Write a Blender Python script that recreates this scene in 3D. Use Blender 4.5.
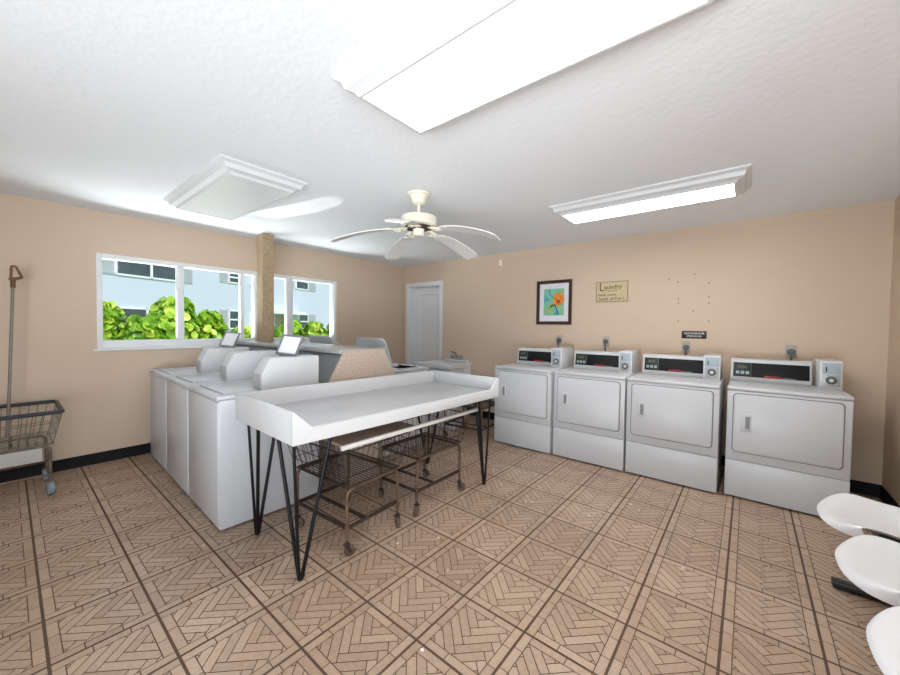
import bpy, bmesh, math, random
from mathutils import Vector, Matrix
R = math.radians
PI = math.pi
random.seed(11)
for o in list(bpy.data.objects): bpy.data.objects.remove(o)
S = bpy.context.scene
COL = S.collection

# ------------------------------------------------------------------ camera
cam = bpy.data.cameras.new('camera'); camo = bpy.data.objects.new('camera', cam); COL.objects.link(camo)
yaw, pit, rol = R(39.316), R(-1.6417), R(0.714)
fw = Vector((-math.sin(yaw)*math.cos(pit), math.cos(yaw)*math.cos(pit), math.sin(pit)))
rt = Vector((math.cos(yaw), math.sin(yaw), 0)); up = rt.cross(fw)
r2 = rt*math.cos(rol) + up*math.sin(rol); u2 = up*math.cos(rol) - rt*math.sin(rol)
M = Matrix((r2, u2, -fw)).transposed().to_4x4(); M.translation = (1.7196, -0.7533, 1.3293)
camo.matrix_world = M
cam.sensor_fit = 'HORIZONTAL'; cam.sensor_width = 36; cam.lens = 363.9*36/900; cam.clip_start = 0.05
S.camera = camo

# ------------------------------------------------------------------ light and exposure
S.view_settings.view_transform = 'Standard'; S.view_settings.look = 'None'
S.view_settings.gamma = 1; S.view_settings.use_curve_mapping = False
S.view_settings.exposure = 0.64
LAMP_E = 4.8          # ceiling fixtures
SIDE_FILL_W = 430.0         # added fill through the unseen side opening
REAR_FILL_W = 330.0         # added fill through the unseen rear opening
WINDOW_FILL_W = 70.0  # added fill from below the window sills
SKY = 0.6
GLINT_W = 330.0; H_CEIL = 2.378
w = bpy.data.worlds.new('sky'); S.world = w; w.use_nodes = True
nt = w.node_tree; bg = nt.nodes['Background']; bg.inputs[0].default_value = (0.72, 0.86, 1.0, 1); bg.inputs[1].default_value = SKY
sun = bpy.data.lights.new('sun', 'SUN'); sun.energy = 2.4; sun.angle = R(0.6); sun.color = (1, 0.95, 0.86)
suno = bpy.data.objects.new('sun', sun); COL.objects.link(suno)
suno.rotation_euler = Vector((-0.62, 0.10, -0.78)).to_track_quat('-Z', 'Y').to_euler()
al = bpy.data.lights.new('side_opening_fill', 'AREA'); al.shape = 'RECTANGLE'; al.size = 5.0; al.size_y = 4.0; al.energy = SIDE_FILL_W; al.color = (0.90, 0.96, 1.0)
alo = bpy.data.objects.new('side_opening_fill', al); COL.objects.link(alo)
alo.location = (6.6, -4.4, -0.3)
alo.rotation_euler = Vector((-0.70, 0.48, 0.38)).to_track_quat('-Z', 'Y').to_euler()   # fill added outside the side opening, throws light in and up

al2 = bpy.data.lights.new('rear_opening_fill', 'AREA'); al2.shape = 'RECTANGLE'; al2.size = 4.0; al2.size_y = 2.6; al2.energy = REAR_FILL_W; al2.color = (0.90, 0.96, 1.0)
alo2 = bpy.data.objects.new('rear_opening_fill', al2); COL.objects.link(alo2)
alo2.location = (1.6, -5.2, -0.3); alo2.rotation_euler = Vector((-.03, 0.6, 0.8)).to_track_quat('-Z', 'Y').to_euler()  # fill added outside the rear opening, out of view, aimed upward

al3 = bpy.data.lights.new('window_fill', 'AREA'); al3.shape = 'RECTANGLE'; al3.size = 2.8; al3.size_y = 0.5; al3.energy = WINDOW_FILL_W; al3.color = (0.93, 0.98, 1.0)
alo3 = bpy.data.objects.new('window_fill', al3); COL.objects.link(alo3)      # fill added out of view below the sills, lifts the ceiling
alo3.location = (-3.65, 1.0, 0.80); alo3.rotation_euler = (0, R(-35), R(0)); alo3.rotation_euler = Vector((0.65, 0, 0.75)).to_track_quat('-Z', 'Y').to_euler()

spl = bpy.data.lights.new('sun_glint', 'SPOT'); spl.energy = GLINT_W; spl.spot_size = R(8.0); spl.spot_blend = .15; spl.shadow_soft_size = 0.0; spl.color = (1, .98, .95)
splo = bpy.data.objects.new('sun_glint', spl); COL.objects.link(splo)                 # sun bounced off something shiny outside, up on to the ceiling
splo.location = (-4.3, .24, 1.42)
splo.rotation_euler = (Vector((-1.62, .84, H_CEIL))-Vector(splo.location)).to_track_quat('-Z', 'Y').to_euler()

# ------------------------------------------------------------------ materials
MAT = {}
def hexc(r, g, b):
    f = lambda c: (c/255/12.92) if c/255 <= .04045 else ((c/255+.055)/1.055)**2.4
    return (f(r), f(g), f(b), 1)
def mat(name, rgb, rough=.5, metal=0, spec=.5, var=0, vscale=8, bump=0, bscale=60, coat=0, emit=None, estr=0):
    m = bpy.data.materials.new(name); m.use_nodes = True; t = m.node_tree; b = t.nodes['Principled BSDF']
    c = hexc(*rgb)
    b.inputs['Base Color'].default_value = c; b.inputs['Roughness'].default_value = rough
    b.inputs['Metallic'].default_value = metal; b.inputs['Specular IOR Level'].default_value = spec
    b.inputs['Coat Weight'].default_value = coat; b.inputs['Coat Roughness'].default_value = .12
    if emit: b.inputs['Emission Color'].default_value = hexc(*emit); b.inputs['Emission Strength'].default_value = estr
    tc = t.nodes.new('ShaderNodeTexCoord')
    if var:
        n = t.nodes.new('ShaderNodeTexNoise'); n.inputs['Scale'].default_value = vscale; n.inputs['Detail'].default_value = 5
        t.links.new(tc.outputs['Object'], n.inputs['Vector'])
        rp = t.nodes.new('ShaderNodeValToRGB')
        rp.color_ramp.elements[0].position = .3; rp.color_ramp.elements[1].position = .7
        rp.color_ramp.elements[0].color = tuple(x*(1-var) for x in c[:3])+(1,)
        rp.color_ramp.elements[1].color = tuple(min(1, x*(1+var)) for x in c[:3])+(1,)
        t.links.new(n.outputs['Fac'], rp.inputs['Fac']); t.links.new(rp.outputs['Color'], b.inputs['Base Color'])
    if bump:
        n2 = t.nodes.new('ShaderNodeTexNoise'); n2.inputs['Scale'].default_value = bscale; n2.inputs['Detail'].default_value = 4
        t.links.new(tc.outputs['Object'], n2.inputs['Vector'])
        bp = t.nodes.new('ShaderNodeBump'); bp.inputs['Strength'].default_value = bump; bp.inputs['Distance'].default_value = .01
        t.links.new(n2.outputs['Fac'], bp.inputs['Height']); t.links.new(bp.outputs['Normal'], b.inputs['Normal'])
    MAT[name] = m; return m
mat('wall_paint', (212, 191, 169), .62, var=.02, vscale=1.2, bump=.06, bscale=90, spec=.35)
mat('ceiling_paint', (238, 241, 245), .75, bump=.22, bscale=30, spec=.3)
mat('white_paint', (212, 213, 215), .4)
mat('trim_white', (232, 233, 235), .4)
mat('black_base', (22, 22, 25), .6, spec=.2)
mat('grout', (98, 76, 62), .8, var=.15, vscale=30)
mat('enamel', (204, 206, 210), .3, coat=.06, spec=.35, var=.012, vscale=2)
mat('enamel_grey', (176, 176, 178), .35)
mat('recess_grey', (132, 132, 135), .5)
mat('meter_white', (206, 207, 209), .35, bump=.03, bscale=200)
mat('meter_steel', (172, 174, 176), .42, metal=.6, var=.12, vscale=60)
mat('meter_blue', (162, 176, 186), .4)
mat('gasket', (128, 128, 130), .6)
mat('console_black', (18, 19, 21), .45, spec=.25)
mat('display_green', (26, 42, 40), .4)
mat('display_amber', (84, 84, 52), .4)
mat('button_grey', (158, 172, 174), .5)
mat('label_red', (165, 36, 38), .4)
mat('label_grey', (120, 118, 118), .4)
mat('cavity', (70, 70, 73), .7)
mat('laminate_white', (210, 211, 213), .28)
mat('laminate_top', (186, 187, 189), .24, var=.02, vscale=6)
mat('hairpin_black', (15, 15, 18), .4, spec=.3)
mat('rust_steel', (106, 84, 70), .5, metal=.45, var=.4, vscale=18)
mat('rust_dark', (64, 52, 48), .55, metal=.35, var=.35, vscale=20)
mat('rust_brown', (118, 78, 52), .65, var=.35, vscale=40)
mat('chrome', (140, 131, 120), .4, metal=.5, var=.12, vscale=20)
mat('chrome_dull', (122, 113, 101), .4, metal=.7, var=.3, vscale=22)
mat('vinyl_navy', (42, 44, 56), .4)
mat('caster_grey', (136, 148, 160), .55, var=.15, vscale=40)
mat('caster_rust', (96, 76, 64), .65, var=.35, vscale=40)
mat('board_brown', (150, 130, 112), .55, var=.14, vscale=9)
mat('lath_white', (222, 219, 214), .5)
mat('shell_white', (232, 233, 236), .3, var=.01, vscale=4)
mat('beam_black', (20, 20, 22), .35)
mat('fan_cream', (236, 231, 213), .32)
mat('fan_blade', (222, 220, 216), .45, var=.02, vscale=6)
mat('fan_edge', (150, 136, 116), .6)
mat('frame_brown', (58, 32, 26), .35)
mat('mat_board', (226, 226, 234), .8)
mat('plaque', (205, 190, 152), .7, var=.05, vscale=20)
mat('plaque_ink', (120, 96, 66), .7)
mat('sign_black', (26, 20, 20), .5)
mat('sign_white', (226, 222, 218), .5)
mat('art_petal', (232, 140, 40), .7, var=.25, vscale=30)
mat('art_heart', (176, 74, 32), .7)
mat('art_stem', (48, 60, 60), .7)
mat('paper', (236, 238, 242), .35, var=.03, vscale=30)
mat('holder_grey', (128, 128, 134), .4)
mat('lid_blue', (150, 162, 174), .35)
mat('shelf_grey', (170, 168, 166), .26, var=.04, vscale=8)
mat('slope_grey', (112, 113, 116), .45, var=.05, vscale=5)
mat('porcelain', (232, 235, 240), .2)
mat('faucet', (170, 172, 176), .2, metal=.95)
mat('outlet_grey', (176, 172, 164), .5)
mat('plug_grey', (92, 96, 98), .6)
mat('anchor', (158, 136, 112), .7)
mat('patch', (246, 232, 212), .7)
mat('pale_wall', (200, 209, 232), .8, var=.015, vscale=.4)
mat('shutter', (178, 184, 196), .7)
mat('ext_frame', (236, 240, 246), .6)
mat('ext_glass', (72, 82, 92), .15, var=.3, vscale=1.5)
mat('ext_tan', (176, 160, 150), .8)
mat('lawn', (120, 150, 70), .9, var=.2, vscale=3)
mat('stem', (96, 84, 60), .8)
mat('tube', (255, 255, 255), .5, emit=(255, 255, 255), estr=3.0)

# leaf: glossy green with light passing through
m = bpy.data.materials.new('leaf'); m.use_nodes = True; t = m.node_tree; b = t.nodes['Principled BSDF']
at = t.nodes.new('ShaderNodeAttribute'); at.attribute_name = 'tint'
rp = t.nodes.new('ShaderNodeValToRGB'); e = rp.color_ramp.elements
e[0].color = hexc(70, 122, 26); e[1].color = hexc(190, 214, 84); k = e.new(.55); k.color = hexc(128, 180, 40)
t.links.new(at.outputs['Fac'], rp.inputs['Fac']); t.links.new(rp.outputs['Color'], b.inputs['Base Color'])
b.inputs['Roughness'].default_value = .35
tr = t.nodes.new('ShaderNodeBsdfTranslucent'); t.links.new(rp.outputs['Color'], tr.inputs['Color'])
mx = t.nodes.new('ShaderNodeMixShader'); mx.inputs[0].default_value = .25
t.links.new(b.outputs[0], mx.inputs[1]); t.links.new(tr.outputs[0], mx.inputs[2]); t.links.new(mx.outputs[0], t.nodes['Material Output'].inputs[0])
MAT['leaf'] = m
# clear window glass
m = bpy.data.materials.new('clear_glass'); m.use_nodes = True; t = m.node_tree; t.nodes.remove(t.nodes['Principled BSDF'])
tp = t.nodes.new('ShaderNodeBsdfTransparent'); tp.inputs[0].default_value = (.97, .985, .98, 1)
gl = t.nodes.new('ShaderNodeBsdfGlossy'); gl.inputs['Roughness'].default_value = .01
fr = t.nodes.new('ShaderNodeFresnel'); fr.inputs[0].default_value = 1.12
mx = t.nodes.new('ShaderNodeMixShader'); t.links.new(fr.outputs[0], mx.inputs[0]); t.links.new(tp.outputs[0], mx.inputs[1]); t.links.new(gl.outputs[0], mx.inputs[2])
t.links.new(mx.outputs[0], t.nodes['Material Output'].inputs[0]); MAT['clear_glass'] = m
# fluorescent diffuser: glows, and lets a little of the tubes show through
m = bpy.data.materials.new('diffuser'); m.use_nodes = True; t = m.node_tree; t.nodes.remove(t.nodes['Principled BSDF'])
em = t.nodes.new('ShaderNodeEmission'); em.inputs[0].default_value = (1, .985, .96, 1); em.inputs[1].default_value = LAMP_E
tl = t.nodes.new('ShaderNodeBsdfTranslucent'); tl.inputs[0].default_value = (.6, .6, .6, 1)
ash = t.nodes.new('ShaderNodeAddShader'); t.links.new(em.outputs[0], ash.inputs[0]); t.links.new(tl.outputs[0], ash.inputs[1])
t.links.new(ash.outputs[0], t.nodes['Material Output'].inputs[0]); MAT['diffuser'] = m
# floor planks: colour varies plank by plank
m = bpy.data.materials.new('floor_plank'); m.use_nodes = True; t = m.node_tree; b = t.nodes['Principled BSDF']
at = t.nodes.new('ShaderNodeAttribute'); at.attribute_name = 'tint'
n = t.nodes.new('ShaderNodeTexNoise'); n.inputs['Scale'].default_value = 55; n.inputs['Detail'].default_value = 6
tc = t.nodes.new('ShaderNodeTexCoord'); t.links.new(tc.outputs['Object'], n.inputs['Vector'])
n2 = t.nodes.new('ShaderNodeTexNoise'); n2.inputs['Scale'].default_value = 1.1; t.links.new(tc.outputs['Object'], n2.inputs['Vector'])
ad = t.nodes.new('ShaderNodeMath'); ad.operation = 'MULTIPLY_ADD'; ad.inputs[1].default_value = .5
t.links.new(n.outputs['Fac'], ad.inputs[0]); t.links.new(at.outputs['Fac'], ad.inputs[2])
ad2 = t.nodes.new('ShaderNodeMath'); ad2.operation = 'MULTIPLY_ADD'; ad2.inputs[1].default_value = .35
t.links.new(n2.outputs['Fac'], ad2.inputs[0]); t.links.new(ad.outputs[0], ad2.inputs[2])
rp = t.nodes.new('ShaderNodeValToRGB'); e = rp.color_ramp.elements
e[0].position = .25; e[0].color = hexc(160, 133, 112); e[1].position = 1.0; e[1].color = hexc(208, 182, 159)
t.links.new(ad2.outputs[0], rp.inputs['Fac']); t.links.new(rp.outputs['Color'], b.inputs['Base Color'])
b.inputs['Roughness'].default_value = .29; b.inputs['Specular IOR Level'].default_value = .5
bp = t.nodes.new('ShaderNodeBump'); bp.inputs['Strength'].default_value = .12; bp.inputs['Distance'].default_value = .004
t.links.new(n.outputs['Fac'], bp.inputs['Height']); t.links.new(bp.outputs['Normal'], b.inputs['Normal'])
MAT['floor_plank'] = m
# beige granite laminate
m = mat('granite', (205, 184, 163), .42); t = m.node_tree; b = t.nodes['Principled BSDF']
n = t.nodes.new('ShaderNodeTexNoise'); n.inputs['Scale'].default_value = 75; n.inputs['Detail'].default_value = 8; n.inputs['Roughness'].default_value = .75
tc = t.nodes.new('ShaderNodeTexCoord'); t.links.new(tc.outputs['Object'], n.inputs['Vector'])
rp = t.nodes.new('ShaderNodeValToRGB'); e = rp.color_ramp.elements
e[0].position = .3; e[0].color = hexc(150, 130, 114); e[1].position = .7; e[1].color = hexc(212, 198, 184); k = e.new(.5); k.color = hexc(192, 174, 156)
t.links.new(n.outputs['Fac'], rp.inputs['Fac']); t.links.new(rp.outputs['Color'], b.inputs['Base Color'])
# column laminate, a little darker
m = mat('granite_tan', (176, 152, 122), .5); t = m.node_tree; b = t.nodes['Principled BSDF']
n = t.nodes.new('ShaderNodeTexNoise'); n.inputs['Scale'].default_value = 60; n.inputs['Detail'].default_value = 8; n.inputs['Roughness'].default_value = .75
tc = t.nodes.new('ShaderNodeTexCoord'); t.links.new(tc.outputs['Object'], n.inputs['Vector'])
rp = t.nodes.new('ShaderNodeValToRGB'); e = rp.color_ramp.elements
e[0].position = .3; e[0].color = hexc(128, 104, 78); e[1].position = .7; e[1].color = hexc(196, 172, 142)
t.links.new(n.outputs['Fac'], rp.inputs['Fac']); t.links.new(rp.outputs['Color'], b.inputs['Base Color'])
# art print ground: watery teal, green and yellow
m = mat('art_ground', (120, 190, 180), .7); t = m.node_tree; b = t.nodes['Principled BSDF']
n = t.nodes.new('ShaderNodeTexNoise'); n.inputs['Scale'].default_value = 7; n.inputs['Detail'].default_value = 6
tc = t.nodes.new('ShaderNodeTexCoord'); t.links.new(tc.outputs['Object'], n.inputs['Vector'])
rp = t.nodes.new('ShaderNodeValToRGB'); e = rp.color_ramp.elements
e[0].position = .3; e[0].color = hexc(40, 132, 140); e[1].position = .72; e[1].color = hexc(206, 206, 120); k = e.new(.48); k.color = hexc(120, 196, 186); k2 = e.new(.6); k2.color = hexc(150, 184, 110)
t.links.new(n.outputs['Fac'], rp.inputs['Fac']); t.links.new(rp.outputs['Color'], b.inputs['Base Color'])

# ------------------------------------------------------------------ mesh helpers
class MB:
    def __init__(s): s.v = []; s.f = []; s.a = []
    def add(s, vs, fs, a=None):
        o = len(s.v); s.v += [tuple(v) for v in vs]; s.f += [tuple(i+o for i in f) for f in fs]
        s.a += [a if a is not None else 0.5]*len(fs); return s
    def box(s, x0, x1, y0, y1, z0, z1, bev=0, seg=2):
        if not bev:
            vs = [(x, y, z) for z in (z0, z1) for y in (y0, y1) for x in (x0, x1)]
            return s.add(vs, [(0, 2, 3, 1), (4, 5, 7, 6), (0, 1, 5, 4), (2, 6, 7, 3), (0, 4, 6, 2), (1, 3, 7, 5)])
        bm = bmesh.new(); bmesh.ops.create_cube(bm, size=1)
        for v in bm.verts: v.co = Vector(((x0+x1)/2+v.co.x*(x1-x0), (y0+y1)/2+v.co.y*(y1-y0), (z0+z1)/2+v.co.z*(z1-z0)))
        bmesh.ops.bevel(bm, geom=list(bm.edges), offset=bev, segments=seg, profile=.5, affect='EDGES')
        return s.bm(bm)
    def bm(s, bm):
        bm.verts.ensure_lookup_table(); bm.verts.index_update()
        s.add([v.co[:] for v in bm.verts], [[v.index for v in f.verts] for f in bm.faces]); bm.free(); return s
    def prism(s, poly, ax, a, b, bev=0):
        # poly: 2-D outline in the two other axes (x:(y,z) y:(x,z) z:(x,y))
        def P(p, t): return {'x': (t, p[0], p[1]), 'y': (p[0], t, p[1]), 'z': (p[0], p[1], t)}[ax]
        n = len(poly); bm = bmesh.new()
        va = [bm.verts.new(P(p, a)) for p in poly]; vb = [bm.verts.new(P(p, b)) for p in poly]
        bm.faces.new(va); bm.faces.new(vb[::-1])
        for i in range(n): bm.faces.new((va[i], vb[i], vb[(i+1) % n], va[(i+1) % n]))
        bmesh.ops.recalc_face_normals(bm, faces=bm.faces)
        if bev: bmesh.ops.bevel(bm, geom=list(bm.edges), offset=bev, segments=2, profile=.5, affect='EDGES')
        return s.bm(bm)
    def rrect(s, ax, c, w, h, a, b, rad, seg=5, bev=0):
        # rounded rectangle slab, centre c in the plane
        pts = []
        for (sx, sy, a0) in ((1, 1, 0), (-1, 1, 90), (-1, -1, 180), (1, -1, 270)):
            for k in range(seg+1):
                t = R(a0+90*k/seg); pts.append((c[0]+sx*(w/2-rad)+rad*math.cos(t), c[1]+sy*(h/2-rad)+rad*math.sin(t)))
        return s.prism(pts, ax, a, b, bev)
    def tube(s, pts, r, n=8, closed=False):
        P = [Vector(p) for p in pts]; m = len(P)
        if m < 2: return s
        T = []
        for i in range(m):
            if closed: d = P[(i+1) % m]-P[i-1]
            else: d = P[min(i+1, m-1)]-P[max(i-1, 0)]
            T.append(d.normalized())
        ref = Vector((0, 0, 1)) if abs(T[0].z) < .9 else Vector((1, 0, 0))
        nr = T[0].cross(ref).normalized(); vs = []; rr = r if isinstance(r, (list, tuple)) else [r]*m
        for i in range(m):
            nr = (nr-T[i]*nr.dot(T[i])).normalized(); bi = T[i].cross(nr)
            for k in range(n):
                a = 2*PI*k/n; vs.append(P[i]+(nr*math.cos(a)+bi*math.sin(a))*rr[i])
        fs = []
        for i in range(m if closed else m-1):
            j = (i+1) % m
            for k in range(n): fs.append((i*n+k, i*n+(k+1) % n, j*n+(k+1) % n, j*n+k))
        if not closed: fs += [tuple(range(n))[::-1], tuple((m-1)*n+k for k in range(n))]
        return s.add(vs, fs)
    def lathe(s, prof, n=32, c=(0, 0, 0), axis='z'):
        vs = []; fs = []
        for (r, z) in prof:
            for k in range(n):
                a = 2*PI*k/n; x, y = r*math.cos(a), r*math.sin(a)
                p = {'z': (x, y, z), 'x': (z, x, y), 'y': (x, z, y)}[axis]; vs.append((p[0]+c[0], p[1]+c[1], p[2]+c[2]))
        m = len(prof)
        for i in range(m-1):
            for k in range(n): fs.append((i*n+k, i*n+(k+1) % n, (i+1)*n+(k+1) % n, (i+1)*n+k))
        fs += [tuple(range(n))[::-1], tuple((m-1)*n+k for k in range(n))]
        return s.add(vs, fs)
    def grid(s, fn, nu, nv):
        vs = [fn(i/nu, j/nv) for i in range(nu+1) for j in range(nv+1)]
        return s.add(vs, [(i*(nv+1)+j, i*(nv+1)+j+1, (i+1)*(nv+1)+j+1, (i+1)*(nv+1)+j) for i in range(nu) for j in range(nv)])
    def build(s, name, mt, parent=None, smooth=True, angle=35):
        me = bpy.data.meshes.new(name); me.from_pydata(s.v, [], s.f); me.validate(verbose=False)
        bm = bmesh.new(); bm.from_mesh(me); bmesh.ops.recalc_face_normals(bm, faces=bm.faces); bm.to_mesh(me); bm.free()
        me.materials.append(MAT[mt])
        if smooth: me.shade_smooth(); me.set_sharp_from_angle(angle=R(angle))
        o = bpy.data.objects.new(name, me); COL.objects.link(o)
        if parent: o.parent = parent
        return o
def fillet(pts, rad, seg=4, closed=False):
    P = [Vector(p) for p in pts]; out = []; m = len(P)
    for i in range(m):
        if not closed and i in (0, m-1): out.append(P[i]); continue
        a, b, c = P[i-1], P[i], P[(i+1) % m]
        d1 = (a-b); d2 = (c-b); r = min(rad, d1.length*.48, d2.length*.48)
        p, q = b+d1.normalized()*r, b+d2.normalized()*r
        for k in range(seg+1):
            t = k/seg; out.append(p*(1-t)**2+b*2*t*(1-t)+q*t*t)
    return out
def tag(o, label=None, cat=None, group=None, kind=None):
    if label: o['label'] = label
    if cat: o['category'] = cat
    if group: o['group'] = group
    if kind: o['kind'] = kind
    return o
def thing(name, label, cat, loc=(0, 0, 0), rz=0, group=None):
    o = bpy.data.objects.new(name, None); o.empty_display_size = .1; COL.objects.link(o)
    o.location = loc; o.rotation_euler = (0, 0, rz); return tag(o, label, cat, group)
def copy_tree(o, parent=None):
    c = o.copy(); COL.objects.link(c); c.parent = parent
    for ch in [x for x in bpy.data.objects if x.parent == o]: copy_tree(ch, c)
    return c
def struct(o, label=None):
    o['kind'] = 'structure'
    if label: o['label'] = label
    return o
def text(body, size, name, mt, parent, M, align='CENTER', sx=1, bold=0):
    c = bpy.data.curves.new(name, 'FONT'); c.body = body; c.size = size; c.align_x = align; c.align_y = 'CENTER'; c.extrude = .0006; c.offset = bold
    to = bpy.data.objects.new(name, c); COL.objects.link(to)
    dg = bpy.context.evaluated_depsgraph_get(); dg.update()
    me = bpy.data.meshes.new_from_object(to.evaluated_get(dg)); bpy.data.objects.remove(to); bpy.data.curves.remove(c)
    me.transform(Matrix.Diagonal((sx, 1, 1, 1))); me.transform(M)
    me.materials.clear(); me.materials.append(MAT[mt])
    o = bpy.data.objects.new(name, me); COL.objects.link(o); o.parent = parent; return o
def sweep_rect(b, x0, x1, y0, y1, prof):
    # profile (inset, z) swept round a rectangle with mitred corners
    vs = []; n = len(prof)
    for (i, z) in prof:
        vs += [(x0+i, y0+i, z), (x1-i, y0+i, z), (x1-i, y1-i, z), (x0+i, y1-i, z)]
    fs = []
    for k in range(n-1):
        for j in range(4): fs.append((k*4+j, k*4+(j+1) % 4, (k+1)*4+(j+1) % 4, (k+1)*4+j))
    return b.add(vs, fs)

# ------------------------------------------------------------------ room shell
XL, XR, YB, YF, H = -3.015, 2.585, 3.70, -2.6, 2.378
WT = .2
T = .333
# --- floor: 13-inch tiles, each a plank frame round a diagonal herringbone
def clip(poly, axis, val, keep_less):
    out = []
    for i in range(len(poly)):
        p, q = poly[i], poly[(i+1) % len(poly)]
        ip = (p[axis] <= val) == keep_less or p[axis] == val; iq = (q[axis] <= val) == keep_less or q[axis] == val
        if ip: out.append(p)
        if ip != iq:
            t_ = (val-p[axis])/(q[axis]-p[axis]); out.append((p[0]+(q[0]-p[0])*t_, p[1]+(q[1]-p[1])*t_))
    return out
tile = []
G, g = .0072, .0038
BW = .115*T
tile_ins = G/2
for (x0, x1, y0, y1, cuts) in ((0, BW, 0, T, (0, .36, .72, 1)), (T-BW, T, 0, T, (0, .3, .66, 1))):
    for a, b_ in zip(cuts[:-1], cuts[1:]):
        tile.append([(x0+g/2, y0+(y1-y0)*a+g/2), (x1-g/2, y0+(y1-y0)*a+g/2), (x1-g/2, y0+(y1-y0)*b_-g/2), (x0+g/2, y0+(y1-y0)*b_-g/2)])
for (y0, y1, cuts) in ((0, BW, (0, .42, 1)), (T-BW, T, (0, .6, 1))):
    for a, b_ in zip(cuts[:-1], cuts[1:]):
        xa, xb = BW+(T-2*BW)*a, BW+(T-2*BW)*b_
        tile.append([(xa+g/2, y0+g/2), (xb-g/2, y0+g/2), (xb-g/2, y1-g/2), (xa+g/2, y1-g/2)])
pw = .122*T; n_ = 4
i0, i1 = BW+g/2, T-BW-g/2
for a in range(-14, 15):
    for b_ in range(-6, 7):
        ox, oy = (a+b_*n_), (a-b_*n_)
        for (rx0, rx1, ry0, ry1) in ((0, n_, 0, 1), (0, 1, 1, 1+n_)):
            q = [((ox+rx0)*pw+g/2, (oy+ry0)*pw+g/2), ((ox+rx1)*pw-g/2, (oy+ry0)*pw+g/2), ((ox+rx1)*pw-g/2, (oy+ry1)*pw-g/2), ((ox+rx0)*pw+g/2, (oy+ry1)*pw-g/2)]
            c45 = math.cos(R(45))
            q = [((x-y)*c45+T/2, (x+y)*c45+T/2) for x, y in q]
            for ax_, val, less in ((0, i0, False), (0, i1, True), (1, i0, False), (1, i1, True)):
                if q: q = clip(q, ax_, val, less)
            if len(q) > 2:
                ar = abs(sum(q[i][0]*q[(i+1) % len(q)][1]-q[(i+1) % len(q)][0]*q[i][1] for i in range(len(q))))/2
                if ar > 2e-5: tile.append(q)
mb = MB()
fa, fb = int(math.floor(XL/T))-1, int(math.ceil(XR/T))+1
for ia in range(fa, fb):
    for ib in range(int(math.floor(YF/T)), int(math.ceil(YB/T))):
        base = random.uniform(-.1, .1)
        for q in tile:
            pts = [(ia*T+G/2+x*(T-G)/T, ib*T+G/2+y*(T-G)/T) for x, y in q]
            for ax_, val, less in ((0, XL, False), (0, XR, True), (1, YF, False), (1, YB, True)):
                if pts: pts = clip(pts, ax_, val, less)
            if len(pts) > 2: mb.add([(x, y, 0) for x, y in pts], [tuple(range(len(pts)))], .18+base+random.uniform(-.13, .13))
npl = len(mb.f)
mb.box(XL, XR, YF, YB, -.12, -.0028)
me = bpy.data.meshes.new('floor'); me.from_pydata(mb.v, [], mb.f)
me.materials.append(MAT['floor_plank']); me.materials.append(MAT['grout'])
at = me.attributes.new('tint', 'FLOAT', 'FACE')
for i, p in enumerate(me.polygons):
    at.data[i].value = mb.a[i]
    if i >= npl: p.material_index = 1
    elif p.normal.z < 0: p.flip()
fl = bpy.data.objects.new('floor', me); COL.objects.link(fl); struct(fl)
struct(MB().box(XL-WT, XR+WT, YF-WT, YB+WT+.9, H, H+.25).build('ceiling', 'ceiling_paint', smooth=False))
# --- walls
WIN = ((-.21, 1.25), (1.385, 2.36)); WZ0, WZ1 = 1.085, 1.985
mb = MB()
mb.box(XL-.11, XL, YF-WT, YB+WT, -.12, WZ0).box(XL-.11, XL, YF-WT, YB+WT, WZ1, H)
ys = [YF-WT, WIN[0][0], WIN[0][1], WIN[1][0], WIN[1][1], YB+WT]
for k in (0, 2, 4): mb.box(XL-.11, XL, ys[k], ys[k+1], WZ0, WZ1)
struct(mb.build('wall_left', 'wall_paint', smooth=False))
DX0, DX1, DZ = -2.87, -2.14, 2.02         # doorway in the back wall
mb = MB()
mb.box(XL, DX0, YB, YB+WT, -.12, H).box(DX1, XR, YB, YB+WT, -.12, H).box(DX0, DX1, YB, YB+WT, DZ, H)
wb = struct(mb.build('wall_back', 'wall_paint', smooth=False))
mb = MB()                                  # right wall, with an unseen opening added to let the side fill in
mb.box(XR, XR+WT, YF-WT, -2.4, -.12, H).box(XR, XR+WT, -.3, YB+WT, -.12, H).box(XR, XR+WT, -2.4, -.3, 2.2, H)
struct(mb.build('wall_right', 'wall_paint', smooth=False))
struct(MB().box(XL, .3, YF-WT, YF, -.12, H).box(2.4, XR, YF-WT, YF, -.12, H).box(.3, 2.4, YF-WT, YF, 2.2, H).build('wall_front', 'wall_paint', smooth=False))  # gap out of view, added to admit the rear fill
# --- baseboards (black vinyl cove)
cov = [(0, 0), (.014, 0), (.007, .012), (.005, .098), (.003, .1), (0, .1)]
struct(MB().prism([(XL+a, b) for a, b in cov], 'y', YF, YB).build('baseboard_left', 'black_base'))
struct(MB().prism([(YB-a, b) for a, b in cov], 'x', DX1+.07, XR).build('baseboard_back', 'black_base'))
struct(MB().prism([(XR-a, b) for a, b in cov], 'y', -.3, YB).build('baseboard_right', 'black_base'))
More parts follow.
